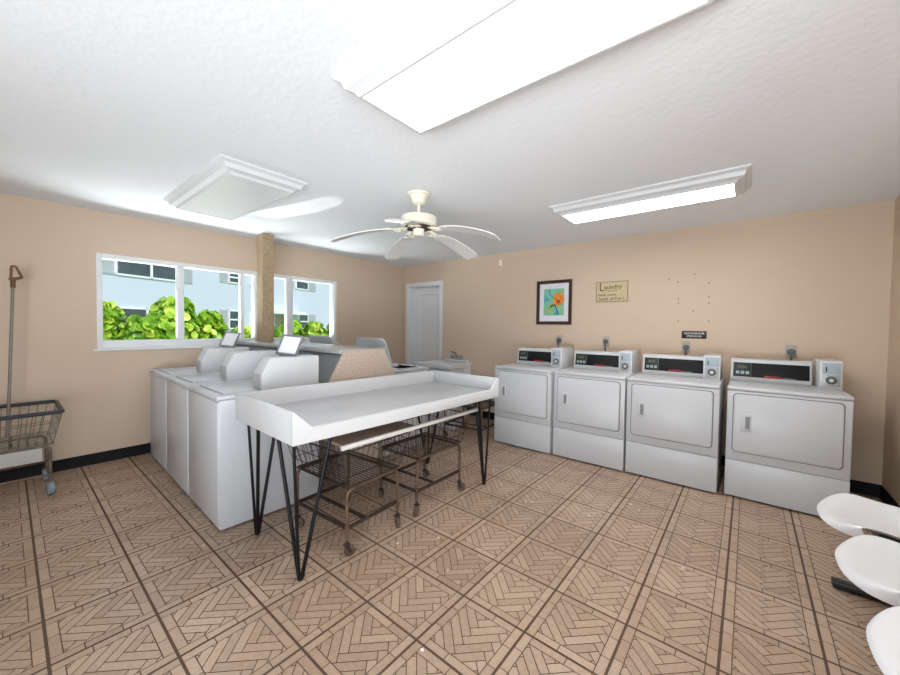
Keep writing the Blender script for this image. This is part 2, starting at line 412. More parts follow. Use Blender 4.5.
# --- door in the back wall
door = struct(bpy.data.objects.new('door_1', None)); COL.objects.link(door); door.location = (DX0, YB, 0)
wd = DX1-DX0
mb = MB()
cas = .055
mb.box(-cas, .012, -.018, .001, 0, DZ+cas, .004).box(wd-.012, wd+cas, -.018, .001, 0, DZ+cas, .004).box(.012, wd-.012, -.018, .001, DZ-.012, DZ+cas, .004)
mb.box(0, .02, 0, WT, 0, DZ).box(wd-.02, wd, 0, WT, 0, DZ).box(.02, wd-.02, 0, WT, DZ-.02, DZ)
mb.build('door_frame', 'trim_white', door)
mb = MB(); D0 = .13
mb.box(.022, wd-.022, D0, D0+.04, .01, DZ-.022)
slab = mb.build('door_slab', 'trim_white', door)
mb = MB()
for (z0, z1) in ((.16, .62), (.74, 1.9)):
    sweep_rect(mb, .14, wd-.14, z0, z1, [(0, 0), (.008, .01), (.022, .012), (.03, .003)])
vs = [(x, D0-z, y) for x, y, z in mb.v]; mb.v = vs
mb.build('panel_moulding', 'trim_white', slab)

# --- windows
def window(n, y0, y1, stiles, sashes):
    wn = struct(bpy.data.objects.new('window_%d' % n, None)); COL.objects.link(wn); wn.location = (XL, y0, WZ0)
    L = y1-y0; h = WZ1-WZ0
    mb = MB(); a, b = -.115, -.02
    f = .042; fbz = .075
    mb.box(a, .004, 0, f, 0, h, .004).box(a, .004, L-f, L, 0, h, .004).box(a, .004, f, L-f, h-f, h, .004).box(a, .004, f, L-f, 0, fbz, .004)
    mb.build('window_frame', 'trim_white', wn)
    for (c, wdt) in stiles:
        MB().box(a+.02, b, c-wdt/2, c+wdt/2, fbz, h-f, .004).build('sash_stile', 'trim_white', wn)
    cuts = sorted([f]+[c for c, _ in stiles]+[L-f])
    for c0, c1 in zip(cuts[:-1], cuts[1:]):
        MB().box(-.062, -.058, c0, c1, fbz-.005, h-f+.005).build('glass_pane', 'clear_glass', wn, smooth=False)
    mb = MB(); mb.box(-.01, .028, -.03, L+.03, -.022, 0, .005).build('window_sill', 'trim_white', wn)
    return wn
window(1, *WIN[0], [(.452+.21, .06), (1.072+.21, .04)], 0)
window(2, *WIN[1], [(1.665-1.385, .085)], 0)
# screw anchors and an old filler patch left on the back wall
for (x, z) in ((1.139, 1.829), (1.404, 1.80), (1.146, 1.655), (1.146, 1.61), (1.407, 1.66), (1.407, 1.60), (1.28, 1.525), (1.151, 1.42), (1.41, 1.42), (1.28, 1.90), (1.06, 1.865)):
    MB().lathe([(.0085, 0), (.0085, -.002), (.004, -.004)], 10, (x, YB, z), 'y').build('wall_anchor', 'anchor', wb)
MB().rrect('y', (-1.02, 2.25), .05, .09, YB-.0015, YB+.001, .02).build('filler_patch', 'patch', wb)

# ------------------------------------------------------------------ outside
g_ = struct(MB().box(-60, XL-WT, -40, 60, -.3, -.12).build('ground', 'lawn', smooth=False))
# neighbouring building
bl = thing('apartment_building', 'pale blue two-storey building across the lawn, seen through the windows', 'building', (-23.4, 4.0, -.12), math.atan2(.931, -.366))
# local: x along facade, +y away (behind)  -> facade faces -y
MB().box(-9, 34, 0, 9, 0, 7.2).build('facade', 'pale_wall', bl, smooth=False)
def bwin(x0, x1, z0, z1, shutters, mull=1):
    z0 += .12; z1 += .12
    fr_ = MB(); e_ = .09
    fr_.box(x0, x1, -.06, .02, z0, z0+e_).box(x0, x1, -.06, .02, z1-e_, z1).box(x0, x0+e_, -.06, .02, z0, z1).box(x1-e_, x1, -.06, .02, z0, z1)
    if mull == 1: fr_.box((x0+x1)/2-.06, (x0+x1)/2+.06, -.06, .02, z0, z1)
    if mull == 2: fr_.box(x0, x1, -.06, .02, (z0+z1)/2-.05, (z0+z1)/2+.05)
    f = fr_.build('window', 'ext_frame', bl, smooth=False)
    MB().box(x0+e_*.5, x1-e_*.5, -.03, .01, z0+.04, z1-.04).build('pane', 'ext_glass', f, smooth=False)
    for (a, b) in shutters:
        mb = MB(); mb.box(a, b, -.04, .02, z0, z1)
        k = z0+.08
        while k < z1-.08: mb.box(a+.06, b-.06, -.055, -.03, k, k+.05); k += .1
        mb.build('shutter', 'shutter', bl, smooth=False)
bwin(-1.35, 2.0, 3.75, 4.62, ((-2.1, -1.4), (2.05, 2.6)))
bwin(5.05, 6.1, 4.1, 4.92, ((4.4, 5.0),), 2)
bwin(6.75, 7.5, 4.1, 4.95, ((7.55, 8.1),), 2)
bwin(11.4, 12.95, 4.35, 5.1, ((10.3, 11.2), (13.0, 13.9)), 0)
bwin(-1.4, 1.6, .9, 2.15, (), 1)
bwin(5.05, 6.1, 1.0, 2.3, ((4.4, 5.0),), 2)
bwin(6.75, 7.4, 1.0, 2.3, (), 2)
bwin(11.7, 12.95, 1.0, 2.3, ((13.0, 13.9),), 2)
MB().box(9.2, 10.3, -.05, .02, .12, 2.2).build('door', 'ext_tan', bl, smooth=False)
MB().box(8.5, 11.6, -.9, .02, 2.3, 2.55).build('porch_canopy', 'ext_frame', bl, smooth=False)

# hedge of round-leaved shrubs right outside
def shrub(y, x, ztop, rad, nleaf, label, seed):
    rnd = random.Random(seed)
    sh = thing('round_leaf_shrub', label, 'shrub', (x, y, -.12), 0, 'shrubs outside the windows')
    mb = MB(); Hh = ztop+.12
    for i in range(int(nleaf*1.5)):
        # points in a shell of an upright ellipsoid crown
        zz = rnd.uniform(.35, 1.0); a = rnd.uniform(0, 2*PI)
        rr = rad*math.sqrt(max(0.02, 1-((zz-.62)/.42)**2))*rnd.uniform(.55, 1.0)
        c = Vector((math.cos(a)*rr*.8, math.sin(a)*rr, zz*Hh))
        nrm = Vector((math.cos(a)*.9+rnd.uniform(-.6, .6), math.sin(a)*.9+rnd.uniform(-.6, .6), rnd.uniform(.1, 1.2))).normalized()
        s1 = nrm.cross(Vector((0, 0, 1))); s1 = s1.normalized() if s1.length > .01 else Vector((1, 0, 0))
        s2 = nrm.cross(s1); ro = rnd.uniform(0, 2*PI); d1 = s1*math.cos(ro)+s2*math.sin(ro); d2 = nrm.cross(d1)
        L = rnd.uniform(.05, .082); W = L*rnd.uniform(.62, .8)
        pts = []
        for k in range(8):
            t_ = 2*PI*k/8; u, v = math.cos(t_), math.sin(t_)
            pts.append(c+d1*u*L+d2*v*W*(1.0-.18*u)+nrm*(.018*(v*v)))
        pts.append(c-nrm*.004)
        mb.add(pts, [(k, (k+1) % 8, 8) for k in range(8)], rnd.random())
    o = mb.build('foliage', 'leaf', sh, angle=60)
    at = o.data.attributes.new('tint', 'FLOAT', 'FACE')
    for i, v in enumerate(mb.a): at.data[i].value = v
    st = MB()
    for k in range(6):
        a = k*PI/3+.3; st.tube([(0, 0, 0), (math.cos(a)*rad*.2, math.sin(a)*rad*.25, Hh*.4), (math.cos(a)*rad*.4, math.sin(a)*rad*.5, Hh*.85)], [.02, .014, .008], 6)
    st.build('stem', 'stem', sh)
shrub(.08, -4.75, 1.56, .22, 300, 'tall leafy shrub at the left edge of the wide left window', 1)
shrub(.40, -4.55, 1.40, .26, 340, 'shorter round-leaved shrub between the two tallest ones outside the left window', 2)
shrub(.80, -4.75, 1.67, .38, 520, 'tallest round-leaved shrub, left of the middle stile of the left window', 3)
shrub(1.28, -4.8, 1.50, .27, 330, 'green shrub just right of the middle stile of the left window', 4)
shrub(1.70, -4.7, 1.25, .25, 330, 'low shrub outside the right end of the left window', 5)
shrub(2.12, -4.7, 1.28, .26, 260, 'small shrub behind the speckled column at the windows', 6)
shrub(2.55, -4.75, 1.38, .28, 380, 'leafy shrub left of the stile in the right window', 7)
shrub(3.05, -4.8, 1.36, .28, 380, 'bushy shrub right of the stile in the right window', 8)
shrub(3.58, -4.9, 1.40, .25, 240, 'thin shrub at the right edge of the right window', 9)
shrub(-.45, -4.8, 1.4, .28, 260, 'shrub beyond the left jamb of the left window', 10)

# ------------------------------------------------------------------ ceiling fixtures
ZP = 2.303
def fixture_frame(t_, x0, x1, y0, y1, ins=.085):
    prof = [(0, H+.001), (.004, H-.012), (.02, H-.02), (.028, H-.026), (.036, H-.05), (.056, H-.058), (.066, H-.062), (ins-.006, ZP-.004), (ins+.006, ZP-.004), (ins+.008, ZP+.01)]
    return sweep_rect(MB(), x0, x1, y0, y1, prof).build('crown_frame', 'white_paint', t_, angle=20)
def ceiling_light(label, x0, x1, y0, y1):
    t_ = thing('ceiling_light', label, 'ceiling light', ((x0+x1)/2, (y0+y1)/2, H), 0)
    hx, hy = (x1-x0)/2, (y1-y0)/2
    o = fixture_frame(t_, -hx, hx, -hy, hy)
    for v in o.data.vertices: v.co.z -= H
    i = .088
    MB().box(-hx+i, hx-i, -hy+i, hy-i, ZP-H, ZP-H+.002).build('diffuser', 'diffuser', t_, smooth=False)
    for yy in (-.08, .08): MB().tube([(-hx+.14, yy, -.04), (hx-.14, yy, -.04)], .013, 10).build('fluorescent_tube', 'tube', t_)
    return t_
ceiling_light('large lit ceiling light in a white crown frame, above the camera', .335, 1.69, .132, .665)
ceiling_light('lit ceiling light in a white crown frame, nearer the dryers', .36, 1.71, 2.22, 2.69)
hc = thing('ceiling_panel_box', 'unlit white boxed panel with crown frame on the ceiling over the washers', 'ceiling panel', (-1.47, .39, H))
o = fixture_frame(hc, -.65, .65, -.29, .29)
for v in o.data.vertices: v.co.z -= H
MB().box(-.562, .562, -.202, .202, ZP-H, ZP-H+.008).build('flat_panel', 'white_paint', hc, smooth=False)

# ------------------------------------------------------------------ ceiling fan
fan = thing('ceiling_fan', 'cream ceiling fan with five drooping blades', 'ceiling fan', (-.322, 1.33, H))
MB().lathe([(.088, 0), (.094, -.004), (.09, -.014), (.072, -.022), (.06, -.045), (.05, -.075), (.03, -.088), (.016, -.09)], 32).build('canopy', 'fan_cream', fan)
MB().lathe([(.012, -.085), (.012, -.18)], 16).build('downrod', 'fan_cream', fan)
MB().lathe([(.02, -.173), (.1, -.176), (.135, -.183), (.141, -.193), (.141, -.241), (.134, -.254), (.12, -.26), (.04, -.263)], 40).build('motor_housing', 'fan_cream', fan)
MB().lathe([(.105, -.258), (.108, -.262), (.104, -.275), (.06, -.28)], 40).build('flywheel', 'rust_dark', fan)
MB().lathe([(.05, -.275), (.045, -.285), (.045, -.325), (.038, -.333), (.012, -.336)], 28).build('switch_housing', 'fan_cream', fan)
TH0 = R(39.316)
for k in range(5):
    th = TH0+R(190+72*k)
    ca, sa = math.cos(th), math.sin(th)
    z0 = -.298
    def bl_(u, v, dz=0):
        r_ = .21+.45*u; wdt = (.052+.022*min(1, u*1.6))
        # rounded outer corners
        if u > .93: wdt *= math.sqrt(max(0, 1-((u-.93)/.07)**2*.45))
        s_ = (v-.5)*2*wdt; z = z0-.11*(u**1.7)-s_*.12+dz
        return (r_*ca-s_*sa, r_*sa+s_*ca, z)
    mb = MB(); nu = 14
    top = [[bl_(i/nu, j/4, .004) for j in range(5)] for i in range(nu+1)]
    bot = [[bl_(i/nu, j/4, -.003) for j in range(5)] for i in range(nu+1)]
    vs = [p for row in top for p in row]+[p for row in bot for p in row]; N_ = (nu+1)*5; fs = []
    for i in range(nu):
        for j in range(4):
            a = i*5+j; fs += [(a, a+1, a+6, a+5), (N_+a, N_+a+5, N_+a+6, N_+a+1)]
        for j in (0, 4): a = i*5+j; fs.append((a, a+5, N_+a+5, N_+a))
    for i in (0, nu):
        for j in range(4): a = i*5+j; fs.append((a, a+1, N_+a+1, N_+a))
    mb.add(vs, fs); bo = mb.build('blade', 'fan_blade', fan)
    ir = MB()
    def pp(r_, s_, z): return (r_*ca-s_*sa, r_*sa+s_*ca, z)
    for sg in (-1, 1):
        ir.tube(fillet([pp(.09, .012*sg, -.272), pp(.13, .05*sg, -.292), pp(.175, .036*sg, -.297), pp(.20, .012*sg, -.292)], .03), .0055, 8)
        ir.tube([pp(.15+.022*math.cos(q*PI/5), (.02+.016*math.sin(q*PI/5))*sg, -.294) for q in range(10)], .004, 6, True)
    ir.tube([pp(.08, 0, -.27), pp(.20, 0, -.292)], .007, 8)
    for sg in (-.5, .5, 0): ir.tube([pp(.195, sg*.03, -.292), pp(.26, sg*.075, -.296)], .007, 8)
    ir.build('blade_iron', 'fan_cream', bo)

# ------------------------------------------------------------------ washers
def washer(label, x, y, rz, lid_open, wdt=.674, group='top-loading washers round the grey shelf'):
    t_ = thing('washing_machine', label, 'washing machine', (x, y, 0), rz, group)
    h = wdt/2
    MB().box(-h, h, .006, .69, .010, .845, .012).build('cabinet', 'enamel', t_)
    MB().box(-h+.012, h-.012, 0, .012, .03, .835, .006).build('front_panel', 'enamel', t_)
    MB().box(-h+.03, h-.03, .03, .66, .001, .014).build('plinth', 'cavity', t_, smooth=False)
    # top plate with a well opening
    y0, y1 = .05, .42; q = .265
    mb = MB(); tz0, tz1 = .848, .872
    mb.box(-h-.002, -q, -.006, .692, tz0, tz1, .006).box(q, h+.002, -.006, .692, tz0, tz1, .006)
    mb.box(-q, q, -.006, y0, tz0, tz1, .006).box(-q, q, y1, .692, tz0, tz1, .006)
    mb.build('top_plate', 'enamel', t_)
    if lid_open:
        mb = MB(); mb.lathe([(.23, .866), (.235, .872), (.25, .872), (.25, .5), (.23, .5), (.228, .866)], 36, (0, (y0+y1)/2-.02, 0))
        mb.lathe([(.05, .5), (.05, .88), (.03, .9)], 16, (0, (y0+y1)/2-.02, 0)).build('tub', 'enamel_grey', t_)
        # lid leans back from the hinge, grey inside with a white rim
        ld = bpy.data.objects.new('lid', None)
        mb = MB(); mb.rrect('y', (0, .19), 2*q-.02, .36, .03, .042, .05, bev=.003)
        lid = mb.build('lid', 'enamel', t_); lid.location = (0, .41, .872); lid.rotation_euler = (R(-22), 0, 0)
        mb = MB(); mb.rrect('y', (0, .19), 2*q-.065, .315, .026, .031, .035); mb.build('lid_inner_panel', 'lid_blue', lid)
    else:
        mb = MB(); mb.box(-q+.005, q-.005, y0+.004, y1-.008, .853, .879, .006)
        lid = mb.build('lid', 'enamel', t_)
        MB().box(-q+.01, q-.01, y1-.006, y1+.004, .871, .8735).build('hinge_slot', 'console_black', lid, smooth=False)
    MB().box(-h+.01, h-.165, .47, .68, .87, .895, .006).build('rear_deck', 'enamel', t_)
    # coin meter case standing on the rear right
    prof = [(.27, .868), (.27, .99), (.325, 1.098), (.69, 1.098), (.69, .868)]
    c = MB().prism(prof, 'x', h-.16, h-.012, .006).build('coin_meter_case', 'meter_white', t_)
    MB().box(h-.15, h-.022, .264, .272, .885, .985, .002).build('coin_slide_plate', 'enamel_grey', c)
    return t_
YW = .088
for i, (x, YW) in enumerate(((-2.547, .1375), (-1.862, .115), (-1.182, .095))):
    washer(('closed-lid white washer standing against the window wall',
            'closed-lid white washer in the middle of the near row',
            'closed-lid white washer at the end of the near row, beside the table')[i], x, YW, R(-1.8), False)
for i, x in enumerate((-2.42, -1.43)):
    washer(('open-lid white washer on the far side of the shelf, nearer the windows',
            'open-lid white washer behind the table, far side of the speckled shelf end')[i], x, 2.30, PI, True)
def sign_holder(label, x, y, rz):
    t_ = thing('sign_holder', label, 'sign holder', (x, y, 1.1045), rz)
    w_, h_ = .185, .165
    def ln(o):
        o.rotation_euler = (R(-27), R(4), 0); o.location = (0, 0, .004)
    mb = MB()
    e_ = .016
    mb.box(-w_/2, w_/2, 0, .012, 0, e_, .003).box(-w_/2, w_/2, 0, .012, h_-e_, h_, .003).box(-w_/2, -w_/2+e_, 0, .012, e_, h_-e_, .003).box(w_/2-e_, w_/2, 0, .012, e_, h_-e_, .003)
    mb.box(-w_/2+.004, w_/2-.004, .009, .012, .004, h_-.004)
    f = mb.build('holder_frame', 'holder_grey', t_); ln(f)
    p = MB().box(-w_/2+e_, w_/2-e_, .004, .0085, e_, h_-e_).build('paper_sheet', 'paper', t_, smooth=False); ln(p)
    mb = MB(); mb.box(-.05, .05, .0, .09, 0, .006, .002).build('foot_plate', 'holder_grey', t_)
sign_holder('framed white notice leaning on the nearest coin case', -.935, .56, R(24))
sign_holder('framed white notice leaning on the coin case nearest the window wall', -2.29, .63, R(24))

# ------------------------------------------------------------------ divider shelf and column
dv = thing('divider_shelf', 'grey-topped divider with a speckled beige end, between the two washer rows', 'divider', (-1.9, 1.19, 0))
X0, X1 = XL+1.9+.004, -.81+1.9
MB().prism([(-.345, .868), (-.20, 1.125), (.20, 1.125), (.345, .868)], 'x', X0, X1-.012).build('sloped_body', 'slope_grey', dv)
MB().prism([(-.352, .868), (-.205, 1.127), (.205, 1.127), (.352, .868)], 'x', X1-.012, X1+.004).build('end_panel', 'granite', dv)
MB().box(X0, X1-.012, -.24, .24, 1.1, 1.135, .003).build('shelf_top', 'shelf_grey', dv)
MB().box(X0, X1-.02, -.17, .17, .0, .868).build('pedestal', 'granite', dv, smooth=False)
cl = thing('column', 'speckled tan square column rising from the shelf to the ceiling', 'column', (-2.665, 1.18, 1.135))
MB().box(-.073, .073, -.064, .064, .0015, H-1.137).build('shaft', 'granite_tan', cl, smooth=False)
MB().box(-.0745, .0745, -.0655, .0655, .0015, .03).build('base_trim', 'granite_tan', cl, smooth=False)

# ------------------------------------------------------------------ folding table
tb = thing('folding_table', 'long white folding table with raised ends on black hairpin legs', 'table', (-.34, 1.0, 0), R(-1.9))
tx0, tx1, ty0, ty1 = -.357, .405, -.872, .905
MB().box(tx0+.02, tx1-.02, ty0+.02, ty1-.02, .755, .80, .002).build('table_top', 'laminate_top', tb)
MB().box(tx0, tx1-.022, ty0, ty0+.022, .742, .903, .003).build('end_panel', 'laminate_white', tb)
MB().box(tx0, tx1-.022, ty1-.022, ty1, .742, .903, .003).build('end_panel', 'laminate_white', tb)
MB().box(tx0, tx0+.022, ty0+.022, ty1-.022, .742, .903, .003).build('back_panel', 'laminate_white', tb)
# front apron: full height at both ends, notched down between
c_ = .105
MB().prism([(ty0, .742), (ty1, .742), (ty1, .903), (ty1-.012, .903), (ty1-c_, .815), (ty0+c_, .815), (ty0+.012, .903), (ty0, .903)], 'x', tx1-.022, tx1, .002).build('front_apron', 'laminate_white', tb)
for (lx, ly) in ((.313, -.788), (-.287, -.77), (.335, .81), (-.345, .815)):
    ins_x = -1 if lx > 0 else 1; ins_y = 1 if ly < 0 else -1
    mb = MB(); top = .744
    top = .754; A = (lx+ins_x*-.045, ly+ins_y*.15, top); B = (lx+ins_x*.15, ly+ins_y*-.05, top); C_ = (lx+ins_x*-.02, ly+ins_y*-.045, top)
    ft = (lx, ly, .012)
    for k, Pt in enumerate((A, B, C_)):
        d = Vector(Pt)-Vector(ft); of = Vector((d.x, d.y, 0)).normalized()*.009
        mb.tube([(ft[0]+of.x, ft[1]+of.y, .014), Pt], .0105 if k < 2 else .0085, 10)
    mb.lathe([(.004, 0), (.014, .003), (.017, .015), (.014, .026), (.004, .03)], 14, (lx, ly, 0))
    cx, cy = (A[0]+B[0]+C_[0])/3, (A[1]+B[1]+C_[1])/3
    mb.box(min(A[0], B[0])-.015, max(A[0], B[0])+.015, min(A[1], B[1])-.015, max(A[1], B[1])+.015, .747, .7555)
    mb.build('leg', 'hairpin_black', tb)

# ------------------------------------------------------------------ laundry carts
def wire_basket(mb, bx, by, tx, ty, z0, z1, nx, ny, rw=.0022, rim=.0045, rings=3, floor_n=True):
    def per(hx, hy, z): return [(-hx, -hy, z), (hx, -hy, z), (hx, hy, z), (-hx, hy, z)]
    for k in range(rings+1):
        u = k/rings; mb.tube(fillet(per(bx+(tx-bx)*u, by+(ty-by)*u, z0+(z1-z0)*u), .03, 3, True), rim if k in (0, rings) else rw*1.1, 6, True)
    for i in range(nx+1):
        f = -1+2*i/nx
        mb.tube([(tx*f, -ty, z1), (bx*f, -by, z0), (bx*f, by, z0), (tx*f, ty, z1)], rw, 5)
    for j in range(ny+1):
        f = -1+2*j/ny
        mb.tube([(-tx, ty*f, z1), (-bx, by*f, z0), (bx, by*f, z0), (tx, ty*f, z1)], rw, 5)
def caster(parent, x, y, rz, wheel, fork, r=.032, top=.11, hw=.013):
    c = bpy.data.objects.new('caster', None)
    mb = MB(); mb.tube([(0, 0, r*1.9), (0, 0, top)], .007, 8)
    mb.lathe([(.016, r*2.02), (.02, r*2.1), (.02, r*2.3), (.01, r*2.5)], 12)
    for s_ in (-1, 1): mb.prism([(-.014, r*2.05), (.014, r*2.05), (.026, r*.8), (.012, r*.75)], 'y', s_*(hw+.003)-.0015, s_*(hw+.003)+.0015)
    f = mb.build('caster', fork, parent); f.location = (x, y, 0); f.rotation_euler = (0, 0, rz)
    mb = MB(); mb.lathe([(.008, -hw), (r*.8, -hw+.0005), (r, -hw*.6), (r, hw*.6), (r*.8, hw-.0005), (.008, hw)], 20, (.018, 0, r), 'y')
    mb.build('wheel', wheel, f)
def tray_cart(label, x, y, rz, hx, hy, zf=.385, zt=.625, rnd=(0, 0, 0, 0)):
    t_ = thing('laundry_cart', label, 'laundry cart', (x, y, 0), rz, 'rusty wire laundry carts')
    # two bent-tube end frames with an open leg stance
    for s_ in (-1, 1):
        MB().tube(fillet([(s_*hx, -hy, .1), (s_*hx, -hy, zf), (s_*hx, hy, zf), (s_*hx, hy, .1)], .05, 5), .0105, 10).build('leg_frame', 'rust_steel', t_)
    for s_ in (-1, 1): MB().tube([(-hx, s_*(hy-.02), zf), (hx, s_*(hy-.02), zf)], .008, 8).build('basket_rail', 'rust_dark', t_)
    mb = MB(); zb = .165
    for s_ in (-1, 1):
        mb.box(s_*hx-.006, s_*hx+.006, -hy, hy, zb-.011, zb+.011, .003)
    mb.box(-hx, hx, -.012-.06, .012-.06, zb-.008, zb+.004, .003)
    mb.box(-hx, hx, -hy-.006, -hy+.006, zb-.011, zb+.011, .003)
    mb.build('lower_brace', 'rust_dark', t_)
    for i, (sx, sy) in enumerate(((-1, -1), (1, -1), (1, 1), (-1, 1))): caster(t_, sx*hx, sy*hy, rnd[i], 'caster_rust', 'rust_dark')
    mb = MB(); Bx, By, Tx, Ty, z0 = hx+.005, hy+.005, hx+.045, hy+.07, zf+.014
    P = lambda fx, fy, u: ((Bx+(Tx-Bx)*u)*fx, (By+(Ty-By)*u)*fy, z0+(zt-z0)*u)
    mb.tube(fillet([P(-1, -1, 1), P(1, -1, 1), P(1, 1, 1), P(-1, 1, 1)], .03, 3, True), .0045, 6, True)
    mb.tube(fillet([P(-1, -1, 0), P(1, -1, 0), P(1, 1, 0), P(-1, 1, 0)], .02, 3, True), .0055, 6, True)
    for u in (.3, .65): mb.tube(fillet([P(1, -1, u), P(-1, -1, u), P(-1, 1, u), P(1, 1, u)], .03, 3), .0024, 5)
    mb.tube([P(1, -1, .3), P(1, 1, .3)], .0022, 5)
    n1, n2 = int(2*Bx/.026), int(2*By/.026)
    for i in range(n1+1): f = -1+2*i/n1; mb.tube([P(f, -1, 0), P(f, 1, 0)], .0021, 5)
    for i in range(n2+1): f = -1+2*i/n2; mb.tube([P(-1, f, 0), P(1, f, 0)], .0021, 5)
    for i in range(11):
        f = -1+2*i/10
        mb.tube([P(f, -1, 0), P(f, -1, 1)], .0021, 5); mb.tube([P(f, 1, 0), P(f, 1, 1)], .0021, 5); mb.tube([P(-1, f, 0), P(-1, f, 1)], .0021, 5)
    mb.tube([P(1, -1, 0), P(1, -1, 1)], .003, 5); mb.tube([P(1, 1, 0), P(1, 1, 1)], .003, 5)
    mb.build('wire_basket', 'rust_dark', t_)
    return t_
tray_cart('rusty wire cart under the near half of the table', -.30, .665, R(3), .255, .205, rnd=(.4, 1.2, -.6, 2.4))
tray_cart('rusty wire cart under the far half of the table', -.255, 1.32, R(1), .19, .25, rnd=(2.2, -.9, .5, 1.4))
tray_cart('wire cart standing beyond the table, left of the dryers', -.855, 2.83, R(6), .25, .22, zf=.40, rnd=(1, 2, .4, 0))
bd = MB().box(-.19, .19, -.29, .29, 0, .016, .004).build('wooden_board', 'board_brown'); bd.location = (-.225, .74, .633); bd.rotation_euler = (0, 0, R(1))
tag(bd, 'brown wooden board lying across the near cart basket', 'board')
lt = MB().box(-.012, .012, -.655, .655, 0, .026, .004).build('wooden_lath', 'lath_white'); lt.location = (-.012, 1.075, .633)
tag(lt, 'long white wooden lath lying across both cart baskets under the table', 'lath')

# cart with hanging pole at the window wall
ct = thing('pole_cart', 'chrome laundry cart with navy rim and tall hanging pole at the left wall', 'laundry cart', (-2.64, -.86, 0))
bx, by = .245, .325; txx, tyy = .29, .375; zb, zt = .395, .642
mb = MB(); wire_basket(mb, bx, by, txx, tyy, zb, zt, 9, 15, .0026, .004, 3); mb.build('wire_basket', 'chrome_dull', ct)
MB().tube(fillet([(-txx, -tyy, zt), (txx, -tyy, zt), (txx, tyy, zt), (-txx, tyy, zt)], .035, 4, True), .0155, 12, True).build('vinyl_rim', 'vinyl_navy', ct)
for s_ in (-1, 1):
    MB().tube(fillet([(s_*.2, -.31, .1), (s_*.2, -.31, .375), (s_*.2, .31, .375), (s_*.2, .31, .1)], .05, 5), .011, 10).build('leg_frame', 'chrome_dull', ct)
mb = MB()
for s_ in (-1, 1):
    mb.tube([(s_*.2, -.31, .15), (s_*.2, .31, .15)], .009, 8).tube([(-.2, s_*.305, .15), (.2, s_*.305, .15)], .009, 8)
    mb.tube([(-.2, s_*.2, .375), (.2, s_*.2, .375)], .008, 8).tube([(-.12, s_*.12, .375), (-.12, s_*.12, .42)], .006, 6).tube([(.12, s_*.12, .375), (.12, s_*.12, .42)], .006, 6)
mb.build('cross_rail', 'rust_steel', ct)
MB().box(-.19, -.175, -.30, .285, .165, .30, .004).build('side_board', 'lath_white', ct)
for i, (sx, sy) in enumerate(((-1, -1), (1, -1), (1, 1), (-1, 1))): caster(ct, sx*.2, sy*.31, (.1, .2, .1, -.1)[i], 'caster_grey', 'chrome_dull', .045, .14, .021)
MB().tube([(-.185, .10, .405), (-.21, .115, .70), (-.222, .148, 1.63)], .010, 10).build('hanging_pole', 'chrome', ct)
mb = MB(); mb.tube([(-.2215, .147, 1.6), (-.2225, .149, 1.665)], .015, 10)
mb.tube(fillet([(-.222, .138, 1.665), (-.222, .142, 1.775), (-.222, .165, 1.775), (-.222, .198, 1.685), (-.222, .15, 1.665)], .012, 3, True), .0085, 8, True)
mb.tube([(-.222, .125, 1.668), (-.222, .2, 1.69)], .009, 8)
mb.build('rusty_hook', 'rust_brown', ct)

